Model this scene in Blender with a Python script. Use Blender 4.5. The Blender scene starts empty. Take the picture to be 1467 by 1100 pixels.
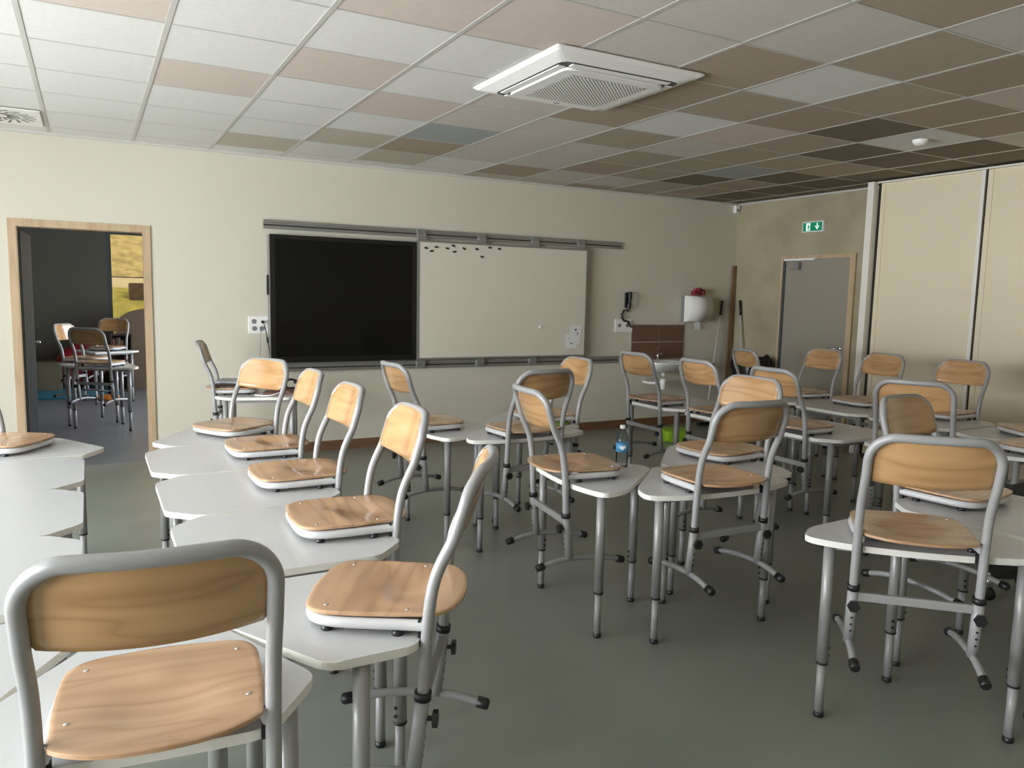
import bpy, bmesh, math, random
from mathutils import Vector, Matrix
random.seed(7)
PI = math.pi
R = math.radians
scn = bpy.context.scene
COL = scn.collection
H = 0.69                      # desk top height
CEIL = 2.74

# ------------------------------------------------------------------ materials
MATS = {}
def _new(name):
    m = bpy.data.materials.new(name); m.use_nodes = True
    nt = m.node_tree; b = nt.nodes['Principled BSDF']
    MATS[name] = m
    return m, nt, b
def setin(b, key, v):
    if key in b.inputs: b.inputs[key].default_value = v
def mat(name, col, rough=.5, metal=0., spec=.5, var=0., vscale=8., bump=0., bscale=200., coat=0.):
    m, nt, b = _new(name)
    b.inputs['Base Color'].default_value = (*col, 1)
    b.inputs['Roughness'].default_value = rough
    b.inputs['Metallic'].default_value = metal
    setin(b, 'Specular IOR Level', spec); setin(b, 'Coat Weight', coat); setin(b, 'Coat Roughness', .12)
    tc = nt.nodes.new('ShaderNodeTexCoord')
    if var:
        n = nt.nodes.new('ShaderNodeTexNoise'); n.inputs['Scale'].default_value = vscale; n.inputs['Detail'].default_value = 5
        r = nt.nodes.new('ShaderNodeValToRGB')
        r.color_ramp.elements[0].position = .3; r.color_ramp.elements[1].position = .7
        r.color_ramp.elements[0].color = (*[c*(1-var) for c in col], 1)
        r.color_ramp.elements[1].color = (*[min(1, c*(1+var)) for c in col], 1)
        nt.links.new(tc.outputs['Object'], n.inputs['Vector']); nt.links.new(n.outputs['Fac'], r.inputs['Fac'])
        nt.links.new(r.outputs['Color'], b.inputs['Base Color'])
    if bump:
        n2 = nt.nodes.new('ShaderNodeTexNoise'); n2.inputs['Scale'].default_value = bscale; n2.inputs['Detail'].default_value = 3
        bp = nt.nodes.new('ShaderNodeBump'); bp.inputs['Strength'].default_value = bump; bp.inputs['Distance'].default_value = .002
        nt.links.new(tc.outputs['Object'], n2.inputs['Vector']); nt.links.new(n2.outputs['Fac'], bp.inputs['Height'])
        nt.links.new(bp.outputs['Normal'], b.inputs['Normal'])
    return m
def wood(name, c0, c1, rough=.3, scale=(26, 2.2, 26), spec=.5, coat=0., rings=13.):
    m, nt, b = _new(name)
    tc = nt.nodes.new('ShaderNodeTexCoord'); mp = nt.nodes.new('ShaderNodeMapping')
    mp.inputs['Scale'].default_value = scale
    oi = nt.nodes.new('ShaderNodeObjectInfo'); off = nt.nodes.new('ShaderNodeVectorMath'); off.operation = 'ADD'
    mul = nt.nodes.new('ShaderNodeMath'); mul.operation = 'MULTIPLY'; mul.inputs[1].default_value = 37.
    nt.links.new(oi.outputs['Random'], mul.inputs[0])
    nt.links.new(tc.outputs['Object'], mp.inputs['Vector'])
    nt.links.new(mp.outputs['Vector'], off.inputs[0]); nt.links.new(mul.outputs[0], off.inputs[1])
    n = nt.nodes.new('ShaderNodeTexNoise'); n.inputs['Scale'].default_value = 1.; n.inputs['Detail'].default_value = 6; n.inputs['Distortion'].default_value = .6
    n2 = nt.nodes.new('ShaderNodeTexNoise'); n2.inputs['Scale'].default_value = .28; n2.inputs['Detail'].default_value = 2
    nt.links.new(off.outputs[0], n.inputs['Vector']); nt.links.new(off.outputs[0], n2.inputs['Vector'])
    mm = nt.nodes.new('ShaderNodeMath'); mm.operation = 'MULTIPLY'; mm.inputs[1].default_value = rings
    fr = nt.nodes.new('ShaderNodeMath'); fr.operation = 'PINGPONG'; fr.inputs[1].default_value = 1.; pw = nt.nodes.new('ShaderNodeMath'); pw.operation = 'POWER'; pw.inputs[1].default_value = .45
    nt.links.new(n2.outputs['Fac'], mm.inputs[0]); nt.links.new(mm.outputs[0], fr.inputs[0])
    mx = nt.nodes.new('ShaderNodeMath'); mx.operation = 'MULTIPLY_ADD'; mx.inputs[1].default_value = .55
    nt.links.new(fr.outputs[0], pw.inputs[0]); nt.links.new(pw.outputs[0], mx.inputs[0])
    m3 = nt.nodes.new('ShaderNodeMath'); m3.operation = 'MULTIPLY'; m3.inputs[1].default_value = .42
    nt.links.new(n.outputs['Fac'], m3.inputs[0]); nt.links.new(m3.outputs[0], mx.inputs[2])
    r = nt.nodes.new('ShaderNodeValToRGB'); r.color_ramp.elements[0].position = .30; r.color_ramp.elements[1].position = .78
    r.color_ramp.elements[0].color = (*c0, 1); r.color_ramp.elements[1].color = (*c1, 1)
    nt.links.new(mx.outputs[0], r.inputs['Fac']); nt.links.new(r.outputs['Color'], b.inputs['Base Color'])
    b.inputs['Roughness'].default_value = rough; setin(b, 'Specular IOR Level', spec); setin(b, 'Coat Weight', coat); setin(b, 'Coat Roughness', .1)
    return m
def glass(name, col=(1, 1, 1), blend=.15, rough=.02):
    m = bpy.data.materials.new(name); m.use_nodes = True; nt = m.node_tree; nt.nodes.clear()
    o = nt.nodes.new('ShaderNodeOutputMaterial'); t = nt.nodes.new('ShaderNodeBsdfTransparent'); g = nt.nodes.new('ShaderNodeBsdfGlossy')
    t.inputs[0].default_value = (*col, 1); g.inputs['Roughness'].default_value = rough
    lw = nt.nodes.new('ShaderNodeLayerWeight'); lw.inputs[0].default_value = blend
    mx = nt.nodes.new('ShaderNodeMixShader')
    nt.links.new(lw.outputs['Fresnel'], mx.inputs[0]); nt.links.new(t.outputs[0], mx.inputs[1]); nt.links.new(g.outputs[0], mx.inputs[2])
    nt.links.new(mx.outputs[0], o.inputs[0]); MATS[name] = m
    return m
def emis(name, col, s):
    m, nt, b = _new(name); b.inputs['Base Color'].default_value = (*col, 1)
    setin(b, 'Emission Color', (*col, 1)); setin(b, 'Emission Strength', s); return m

WALL = mat('wall_paint', (.63, .602, .505), .55, spec=.3, bump=.05, bscale=90)
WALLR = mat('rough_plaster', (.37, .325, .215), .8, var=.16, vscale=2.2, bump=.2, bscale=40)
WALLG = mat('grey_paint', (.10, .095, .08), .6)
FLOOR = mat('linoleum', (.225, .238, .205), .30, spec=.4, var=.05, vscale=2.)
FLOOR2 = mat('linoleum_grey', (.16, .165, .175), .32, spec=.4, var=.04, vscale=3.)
BASEB = wood('baseboard_wood', (.14, .07, .035), (.20, .10, .05), .45, (3, 40, 40))
FRAMEW = wood('door_frame_wood', (.45, .325, .20), (.54, .40, .26), .5, (22, 22, 2.))
SEATW = wood('beech_seat', (.41, .24, .132), (.545, .345, .205), .26, coat=.3, spec=.5)
BACKW = wood('beech_back', (.385, .212, .09), (.52, .31, .145), .24, coat=.45, spec=.5)
STEEL = mat('grey_paint_steel', (.32, .318, .318), .37, metal=.05, spec=.5)
STEELD = mat('desk_leg_paint', (.335, .332, .325), .36, metal=.2, spec=.5)
WHITEP = mat('white_paint_steel', (.58, .58, .585), .3)
BLACK = mat('black_plastic', (.012, .012, .013), .4)
SCREW = mat('screw_chrome', (.75, .75, .74), .22, metal=1.)
TOP = mat('white_laminate', (.55, .56, .57), .26, spec=.45)
EDGE = mat('white_edging', (.78, .77, .72), .4)
ALU = mat('brushed_aluminium', (.36, .36, .34), .38, metal=.7)
ALUD = mat('dark_slot', (.03, .03, .03), .6)
WBOARD = mat('whiteboard_enamel', (.68, .65, .55), .24, spec=.4)
BEZEL = mat('screen_bezel', (.008, .008, .008), .25)
SCREEN = mat('screen_glass', (.006, .006, .005), .12, spec=.2)
PLASTW = mat('white_plastic', (.86, .85, .82), .35)
PLASTG = mat('grey_plastic', (.22, .22, .23), .4)
POSTW = mat('post_white', (.80, .77, .70), .4)
PANEL = mat('partition_panel', (.75, .665, .49), .4, spec=.35)
DOORG = mat('door_laminate', (.30, .275, .22), .45)
TILEB = mat('brown_tile', (.17, .095, .065), .3)
GROUT = mat('grout', (.55, .52, .48), .7)
CERAM = mat('ceramic', (.80, .80, .78), .12)
CHROME = mat('chrome', (.8, .8, .8), .12, metal=1.)
RED = mat('red_plastic', (.42, .02, .03), .45)
GREEN = mat('lime_fabric', (.22, .42, .008), .7)
BLUEM = mat('blue_mat', (.02, .16, .24), .7)
CRATE = mat('storage_crate', (.13, .115, .07), .6)
TOYW = mat('toy_board', (.15, .105, .07), .5)
PAPER = mat('paper', (.78, .78, .78), .7)
BLACKF = mat('black_fabric', (.012, .012, .014), .8)
BIN = mat('bin_liner', (.008, .008, .009), .3, bump=.8, bscale=30)
DARKG = mat('dark_grey_metal', (.075, .09, .10), .4, metal=.3)
JAMB = mat('grey_jamb', (.075, .09, .10), .42)
GRID = mat('ceiling_tbar', (.56, .55, .51), .45)
GL = glass('window_glass')
TINT = glass('dimming_glass', (.66, .67, .70))  # tint added to weaken daylight from the next room's unseen side window
SCRN = glass('golden_sun_screen', (.20, .19, .16), rough=.3)
WATERG = glass('bottle_plastic', (.95, .975, .985), blend=.22, rough=.05)
BLUEL = mat('blue_label', (.07, .28, .52), .4)
DARKW = mat('dark_bookcase_wood', (.05, .03, .022), .5)
FOLDER = mat('brown_folder', (.16, .07, .05), .5)
ORANGE = mat('orange_plastic', (.55, .16, .02), .5)
POLE = mat('silver_pole', (.62, .61, .58), .3, metal=.3)
BROOM = wood('plank_wood', (.17, .095, .04), (.24, .14, .065), .5, (20, 20, 1.5))

# ------------------------------------------------------------------ mesh builder
class MB:
    def __init__(s): s.bm = bmesh.new(); s.mats = []
    def mi(s, m):
        if m not in s.mats: s.mats.append(m)
        return s.mats.index(m)
    def face(s, vs, m, smooth=False):
        try: f = s.bm.faces.new(vs)
        except ValueError: return None
        f.material_index = s.mi(m); f.smooth = smooth
        return f
    def box(s, x0, x1, y0, y1, z0, z1, m, bev=0., M=None):
        v = [Vector((x, y, z)) for x in (x0, x1) for y in (y0, y1) for z in (z0, z1)]
        if M: v = [M @ p for p in v]
        vs = [s.bm.verts.new(p) for p in v]
        fs = [s.face([vs[i] for i in q], m) for q in ((0,1,3,2),(4,6,7,5),(0,4,5,1),(2,3,7,6),(0,2,6,4),(1,5,7,3))]
        if bev:
            es = set(e for f in fs for e in f.edges)
            r = bmesh.ops.bevel(s.bm, geom=list(es), offset=bev, segments=2, profile=.6, affect='EDGES')
            k = s.mi(m)
            for f in r['faces']: f.material_index = k
        return s
    def bar(s, a, b, w, h, m, bev=0.):
        a, b = Vector(a), Vector(b); d = b-a; L = d.length; d.normalize()
        up = Vector((0, 0, 1)) if abs(d.z) < .9 else Vector((0, 1, 0))
        sx = d.cross(up).normalized(); sz = sx.cross(d)
        M = Matrix.Translation(a) @ Matrix((sx, d, sz)).transposed().to_4x4()
        return s.box(-w/2, w/2, 0, L, -h/2, h/2, m, bev, M)
    def tube(s, pts, r, m, n=12, cap=True):
        pts = [Vector(p) for p in pts]; N = len(pts)
        rr = r if isinstance(r, (list, tuple)) else [r]*N
        t0 = (pts[1]-pts[0]).normalized()
        ref = Vector((0, 0, 1)) if abs(t0.z) < .9 else Vector((1, 0, 0))
        nx = t0.cross(ref).normalized(); rings = []
        for i in range(N):
            t = (pts[min(i+1, N-1)]-pts[max(i-1, 0)]).normalized()
            nx = (nx - t*nx.dot(t)).normalized(); ny = t.cross(nx)
            rings.append([s.bm.verts.new(pts[i]+(nx*math.cos(2*PI*k/n)+ny*math.sin(2*PI*k/n))*rr[i]) for k in range(n)])
        for a, b in zip(rings, rings[1:]):
            for k in range(n): s.face([a[k], a[(k+1) % n], b[(k+1) % n], b[k]], m, True)
        if cap:
            s.face(rings[0][::-1], m); s.face(rings[-1], m)
        return s
    def lathe(s, prof, m, n=20, M=None, mats=None):
        M = M or Matrix()
        rings = []
        for r, z in prof:
            rings.append([s.bm.verts.new(M @ Vector((max(r, 1e-4)*math.cos(2*PI*k/n), max(r, 1e-4)*math.sin(2*PI*k/n), z))) for k in range(n)])
        for i, (a, b) in enumerate(zip(rings, rings[1:])):
            mm = mats[i] if mats else m
            for k in range(n): s.face([a[k], a[(k+1) % n], b[(k+1) % n], b[k]], mm, True)
        s.face(rings[0][::-1], mats[0] if mats else m); s.face(rings[-1], mats[-1] if mats else m)
        return s
    def cyl(s, a, b, r, m, n=14): return s.tube([a, b], r, m, n)
    def prism(s, poly, z0, z1, m, me=None, bev=0., M=None):
        M = M or Matrix()
        b = [s.bm.verts.new(M @ Vector((x, y, z0))) for x, y in poly]; t = [s.bm.verts.new(M @ Vector((x, y, z1))) for x, y in poly]
        ft = s.face(t, m); fb = s.face(b[::-1], m); n = len(poly)
        for i in range(n): s.face([b[i], b[(i+1) % n], t[(i+1) % n], t[i]], me or m, False)
        if bev:
            es = list(ft.edges)+list(fb.edges)
            r = bmesh.ops.bevel(s.bm, geom=es, offset=bev, segments=2, profile=.5, affect='EDGES')
            k = s.mi(me or m)
            for f in r['faces']: f.material_index = k
        return s
    def build(s, name, parent=None, loc=None, rotz=None):
        me = bpy.data.meshes.new(name)
        bmesh.ops.recalc_face_normals(s.bm, faces=s.bm.faces[:])
        s.bm.to_mesh(me); s.bm.free()
        for m in s.mats: me.materials.append(m)
        o = bpy.data.objects.new(name, me); COL.objects.link(o)
        if parent: o.parent = parent
        if loc: o.location = loc
        if rotz is not None: o.rotation_euler = (0, 0, rotz)
        return o
def tag(o, label, cat=None, group=None, kind=None):
    if label: o['label'] = label
    if cat: o['category'] = cat
    if group: o['group'] = group
    if kind: o['kind'] = kind
    return o
def struct(o): o['kind'] = 'structure'; return o
def thing(name, label, cat, loc=(0, 0, 0), rotz=0., group=None):
    o = bpy.data.objects.new(name, None); COL.objects.link(o); o.empty_display_size = .05
    o.location = loc; o.rotation_euler = (0, 0, rotz)
    return tag(o, label, cat, group)
def dup(root, loc, rotz, label):
    def cp(o, par):
        c = o.copy(); COL.objects.link(c)
        if par: c.parent = par
        for ch in KIDS.get(o.name, []): cp(ch, c)
        return c
    r = cp(root, None); r.location = loc; r.rotation_euler = (0, 0, rotz); r['label'] = label
    return r
KIDS = {}
def index_kids(root):
    for o in [root]+list(root.children_recursive): KIDS[o.name] = list(o.children)

def smooth_path(P, per=6):
    P = [Vector(p) for p in P]; out = []
    for i in range(len(P)-1):
        p0, p1, p2, p3 = P[max(i-1, 0)], P[i], P[i+1], P[min(i+2, len(P)-1)]
        for k in range(per):
            t = k/per
            out.append(.5*((2*p1)+(p2-p0)*t+(2*p0-5*p1+4*p2-p3)*t*t+(3*p1-p0-3*p2+p3)*t**3))
    return out+[P[-1]]
def round_poly(pts, rads, seg=5):
    out = []; n = len(pts)
    for i in range(n):
        p = Vector(pts[i]); a = Vector(pts[i-1]); b = Vector(pts[(i+1) % n]); r = rads[i] if isinstance(rads, (list, tuple)) else rads
        if r <= 0: out.append(tuple(p)); continue
        da, db = (a-p), (b-p); la, lb = da.length, db.length; da.normalize(); db.normalize()
        r = min(r, la*.49, lb*.49)
        for k in range(seg+1):
            t = k/seg
            out.append(tuple((p+da*r)*(1-t)**2+p*2*t*(1-t)+(p+db*r)*t*t))
    return out

# ------------------------------------------------------------------ school chair (origin on the desk top, between the uprights, seat towards +x)
WY = .1955
def prof_x(z):
    T = [(-.36, .031), (-.147, .008), (0, 0), (.09, -.007), (.15, -.018), (.20, -.038), (.25, -.062), (.33, -.087), (.44, -.117)]
    for (a, xa), (b, xb) in zip(T, T[1:]):
        if z <= b: return xa+(xb-xa)*(z-a)/(b-a)
    return T[-1][1]
def bow(y): return -.034*(1-min(1, abs(y)/.185)**2)
def make_chair(label):
    t = thing('school_chair', label, 'chair', group='school chairs set on desk tops')
    f = MB(); side = [(prof_x(z), WY, z) for z in (-.16, -.08, 0, .07, .12, .16, .20, .25, .29, .325)]
    arc = []
    for k in range(1, 8):
        a = k/8*PI/2; y = WY-.085*(1-math.cos(a)); z = .325+.085*math.sin(a)
        arc.append((prof_x(z)+bow(y), y, z))
    mid = [(prof_x(.410)+bow(y), y, .410) for y in (.09, .045, 0)]
    L = side+arc+mid; Rr = [(x, -y, z) for x, y, z in L[-2::-1]]
    f.tube(smooth_path(L+Rr, 3), .0150, STEEL, 12); f.build('back_frame', t)
    # backrest panel
    b = MB(); nu, nv = 18, 10; z0, z1 = .240, .418; g = [[], []]
    for j in range(nv+1):
        row = [[], []]
        for i in range(nu+1):
            u = -1+2*i/nu; v = j/nv; z = z0+(z1-z0)*v
            w = .190
            if z > z1-.075: w = .190-.075+math.sqrt(max(0, .075**2-(z-(z1-.075))**2))
            if z < z0+.014: w = .190-.014+math.sqrt(max(0, .014**2-(z0+.014-z)**2))
            y = u*w; zz = z+(.010*(y/.19)**2 if j == 0 else .010*(y/.19)**2*(1-v))
            x = prof_x(zz)+bow(y)+.006
            for q in (0, 1): row[q].append(b.bm.verts.new((x+.009*q, y, zz)))
        g[0].append(row[0]); g[1].append(row[1])
    for j in range(nv):
        for i in range(nu):
            for q in (0, 1): b.face([g[q][j][i], g[q][j][i+1], g[q][j+1][i+1], g[q][j+1][i]], BACKW, True)
    ring = [(0, i) for i in range(nu)]+[(j, nu) for j in range(nv)]+[(nv, i) for i in range(nu, 0, -1)]+[(j, 0) for j in range(nv, 0, -1)]
    for (ja, ia), (jb, ib) in zip(ring, ring[1:]+ring[:1]): b.face([g[0][ja][ia], g[0][jb][ib], g[1][jb][ib], g[1][ja][ia]], BACKW)
    br = b.build('backrest', t)
    for y in (-.168, .168):
        for z in (.262, .372):
            x = prof_x(z)+bow(y)+.0145
            MB().lathe([(.0045, 0), (.0045, .0015), (.002, .0025)], SCREW, 8, Matrix.Translation((x, y, z)) @ Matrix.Rotation(PI/2, 4, 'Y')).build('rivet', br)
    # seat
    half = [(-.078, 0), (-.074, .06), (-.063, .108), (-.045, .145), (-.028, .168), (-.012, .1765), (.03, .179), (.08, .184), (.14, .187), (.20, .1875), (.25, .185), (.285, .174), (.308, .152), (.320, .118), (.326, .06)]
    out = half+[(.331, 0)]+[(x, -y) for x, y in half[:0:-1]]
    out = [tuple(p)[:2] for p in smooth_path([(x, y, 0) for x, y in out+[out[0]]], 3)][:-1]
    cx = .12
    def zt(x, y):
        z = .0565-.015*math.exp(-(((x-.085)/.075)**2+(y/.10)**2)**1.3)
        z += .004*math.exp(-(((x-.20)/.05)**2+(y/.05)**2))
        if x > .26: z -= .10*(x-.26)**2*10*.35
        if x < -.02: z -= .5*(x+.02)**2
        return z
    s = MB(); S = [1, .985, .94, .87, .79, .70, .61, .52, .43, .34, .25, .16, .07]; gr = [[], []]
    for q in (0, 1):
        for k in S:
            gr[q].append([s.bm.verts.new((cx+(x-cx)*k, y*k, zt(cx+(x-cx)*k, y*k)-(.0015 if k == 1 else 0)*(1-2*q)-.010*q)) for x, y in out])
    n = len(out)
    for q in (0, 1):
        for a, c in zip(gr[q], gr[q][1:]):
            for i in range(n): s.face([a[i], a[(i+1) % n], c[(i+1) % n], c[i]], SEATW, True)
        s.face(gr[q][-1], SEATW, True)
    for i in range(n): s.face([gr[0][0][i], gr[0][0][(i+1) % n], gr[1][0][(i+1) % n], gr[1][0][i]], SEATW)
    st = s.build('seat', t)
    for x, y in ((.055, .155), (.055, -.155), (.262, .145), (.262, -.145)):
        MB().lathe([(.0052, 0), (.0052, .0016), (.003, .0028)], SCREW, 10, Matrix.Translation((x, y, zt(x, y)-.0004))).build('screw', st)
    # seat frame
    m = MB(); hp = [(.0, .187), (.05, .183), (.13, .183), (.22, .180), (.272, .166), (.299, .138), (.311, .09), (.313, 0)]
    pth = [(x, y, .0285) for x, y in hp]+[(x, -y, .0285) for x, y in hp[-2::-1]]
    m.tube(smooth_path(pth, 4), .0145, WHITEP, 10)
    m.bar((.10, -.17, .028), (.10, .17, .028), .025, .018, WHITEP)
    for sg in (1, -1): m.box(.0155, .023, .184*sg-.010, .184*sg+.010, -.022, .044, BLACK, .002)
    sf = m.build('seat_frame', t)
    for x, y in ((.075, .178), (.075, -.178), (.255, .163), (.255, -.163)):
        MB().lathe([(.014, 0), (.015, .004), (.012, .016)], BLACK, 12, Matrix.Translation((x, y, 0.0005))).build('pad', sf)
    for sg in (1, -1):
        y = WY*sg; l = MB()
        l.tube([(prof_x(z), y, z) for z in (-.150, -.25, -.352)], .0185, STEEL, 14)
        bar = smooth_path([(-.108, y, -.375), (-.04, y, -.357), (.031, y, -.349), (.12, y, -.350), (.21, y, -.360), (.288, y, -.376)], 4)
        l.tube(bar, .0125, STEEL, 10)
        for z in (-.255, -.28, -.305): l.cyl((prof_x(z)-.0175, y, z), (prof_x(z)-.0192, y, z), .0042, BLACK, 8)
        leg = l.build('leg', t)
        MB().tube([(prof_x(-.135), y, -.135), (prof_x(-.156), y, -.156)], .0215, BLACK, 16).build('collar', leg)
        k = MB(); xk = prof_x(-.205)
        k.cyl((xk-.014, y, -.205), (xk-.034, y, -.205), .0065, BLACK, 10)
        star = [((.0185+.003*(i % 2))*math.cos(i*PI/6), (.0185+.003*(i % 2))*math.sin(i*PI/6)) for i in range(12)]
        k.prism(star, 0, .013, BLACK, M=Matrix.Translation((xk-.044, y, -.205)) @ Matrix.Rotation(PI/2, 4, 'Y'))
        k.build('knob', leg)
        for (xa, za, xb, zb) in ((-.095, -.3715, -.131, -.381), (.276, -.3735, .312, -.383)):
            MB().tube([(xa, y, za), (xa+(xb-xa)*.85, y, za+(zb-za)*.85), (xb, y, zb)], [.0175, .0175, .013], BLACK, 14).build('foot_cap', leg)
    MB().bar((prof_x(-.178), -WY+.012, -.178), (prof_x(-.178), WY-.012, -.178), .018, .030, STEEL, .003).build('crossbar', t)
    index_kids(t)
    return t

# ------------------------------------------------------------------ desks (origin on the floor below the middle of the user's edge, +x away from the user)
def desk_outline(kind):
    if kind == 'A':
        h = [(0, 0), (.002, .12), (.004, .235), (.112, .345), (.572, .345), (.682, .24)]; rad = [0, 0, .02, .03, .03, .03]
        tail = []
    elif kind == 'B':
        h = [(0, 0), (.003, .10), (.012, .195), (.028, .275), (.052, .352), (.083, .410), (.197, .382), (.510, .073), (.540, .040)]; rad = [0, 0, 0, .03, .03, .045, .05, .02, .02]
        tail = []
    else:
        h = [(.010, 0), (.011, .12), (.016, .222), (.200, .332), (.560, .122), (.602, .092)]; rad = [0, 0, .035, .035, .02, .02]
        tail = []
    pts = h+[(x, -y) for x, y in h[:0:-1]]; rads = rad+rad[:0:-1]
    return round_poly(pts, rads)[::-1]
LEGS = {'A': [(.09, .285), (.09, -.285), (.595, .285), (.595, -.285)], 'B': [(.115, .315), (.115, -.315), (.475, 0)], 'C': [(.14, .265), (.14, -.265), (.45, .125), (.45, -.125)]}
def make_desk(kind, label, height=H):
    t = thing('student_desk', label, 'desk', group='white student desks')
    MB().prism(desk_outline(kind), height-.022, height, TOP, EDGE, .003).build('tabletop', t)
    f = MB(); lg = LEGS[kind]; zc = height-.022-.0145
    order = [0, 1, 3, 2] if len(lg) == 4 else [0, 1, 2]
    for a, b in zip(order, order[1:]+order[:1]):
        f.bar((*lg[a], zc), (*lg[b], zc), .022, .027, STEELD, .002)
    f.build('under_frame', t)
    cx = sum(p[0] for p in lg)/len(lg); cy = sum(p[1] for p in lg)/len(lg)
    for x, y in lg:
        l = MB(); l.cyl((x, y, .212), (x, y, height-.0225), .0205, STEELD, 18)
        l.cyl((x, y, .02), (x, y, .212), .0160, STEEL, 16)
        d = Vector((cx-x, cy-y, 0)).normalized()
        for z in (.235, .262): l.cyl(Vector((x, y, z))+d*.018, Vector((x, y, z))+d*.0255, .0055, BLACK, 8)
        lo = l.build('leg', t)
        MB().cyl((x, y, .205), (x, y, .213), .0218, BLACK, 18).build('collar', lo)
        MB().lathe([(.0165, 0), (.0185, .004), (.0175, .021)], BLACK, 14, Matrix.Translation((x, y, 0))).build('foot', lo)
    index_kids(t)
    return t
PROTO = {}
def place_desk(kind, x, y, deg, label, height=H):
    key = (kind, height)
    if key not in PROTO:
        d = make_desk(kind, label, height); PROTO[key] = d; d.location = (x, y, 0); d.rotation_euler = (0, 0, R(deg)); return d
    return dup(PROTO[key], (x, y, 0), R(deg), label)
def place_chair(x, y, deg, label, height=H):
    if 'chair' not in PROTO:
        c = make_chair(label); PROTO['chair'] = c; c.location = (x, y, height); c.rotation_euler = (0, 0, R(deg)); return c
    return dup(PROTO['chair'], (x, y, height), R(deg), label)

DESKS = [
 ('A', 1.14, -3.258, 180, 'white desk under the second chair back from the whiteboard, left of centre'),
 ('A', 1.14, -3.963, 180, 'white desk under the third chair back from the whiteboard, left of centre'),
 ('A', 1.14, -4.668, 180, 'white desk in the left row next to the angled near desk, fourth from the whiteboard'),
 ('C', 1.075, -2.521, 210, 'white desk at the far end of the left row, slanted towards the screen'),
 ('C', 1.022, -5.478, 149.5, 'white angled desk whose chair shows its side, right behind the nearest chair'),
 ('C', .292, -5.855, 83, 'nearest white desk at the bottom left, under the large chair back'),
 ('C', -.288, -2.578, -30, 'white slanted desk by the doorway, under the chair cut by the left edge'),
 ('A', -.493, -3.312, 0, 'empty white desk at the left edge, second from the doorway'),
 ('A', -.493, -4.005, 0, 'empty white desk at the left edge, third from the doorway'),
 ('A', -.493, -4.695, 0, 'empty white desk at the left edge, fourth from the doorway'),
 ('C', -.384, -5.490, 30, 'empty white desk at the left edge, touching the nearest desk'),
 ('B', 2.124, -4.255, -7, 'white desk carrying the water bottle'),
 ('B', 2.703, -4.875, 87, 'white desk in the centre with a chair seen from behind, right of the bottle desk'),
 ('B', 3.318, -4.315, 181, 'white desk behind the centre chair, under a brightly lit chair back'),
 ('B', 1.968, -2.840, 1, 'white desk in front of the screen with its chair on the left'),
 ('B', 2.555, -3.412, 92, 'white desk left of the bottle desk with a chair back turned to the camera'),
 ('B', 3.08, -2.79, 180, 'white desk below the right end of the whiteboard with green pens on it'),
 ('B', 2.716, -5.793, 48, 'nearest white desk on the right, under the large chair seen from behind'),
 ('A', 3.465, -5.243, 277, 'white desk behind the nearest right chair, beside the black swivel chair'),
 ('A', 4.112, -2.470, 0, 'white desk in front of the washbasin'),
 ('A', 4.122, -3.165, 0, 'white desk between the washbasin desk and the desk with crossing chair legs'),
 ('A', 4.150, -3.860, 0, 'white desk third in the right block, below the exit door'),
 ('A', 5.965, -2.515, 180, 'white desk before the exit door'),
 ('A', 5.965, -3.200, 180, 'white desk beside the white end post of the partition'),
 ('A', 5.965, -3.885, 180, 'white desk beside the partition joint'),
 ('C', 4.345, -4.660, 28, 'white slanted desk under the broad chair back, right block'),
 ('C', 5.760, -4.665, 150, 'white slanted desk at the right edge, farther of the two under cut off chairs'),
 ('C', 5.050, -5.085, 90, 'white desk at the right edge, nearer of the two under cut off chairs'),
 ('A', 1.137, -.66, 345, 'white desk against the front wall, covered with computer gear'),
 ('B', .256, 1.905, 56, 'white desk nearest the doorway in the next room'),
 ('B', .066, 2.69, 329, 'white desk at the left in the next room'),
 ('B', .474, 4.50, 245, 'white desk farthest back in the next room'),
]
for d in DESKS: place_desk(*d)
place_desk('A', 6.03, -1.76, -10, 'white desk near the corner beside the black bin', .64)

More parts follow.
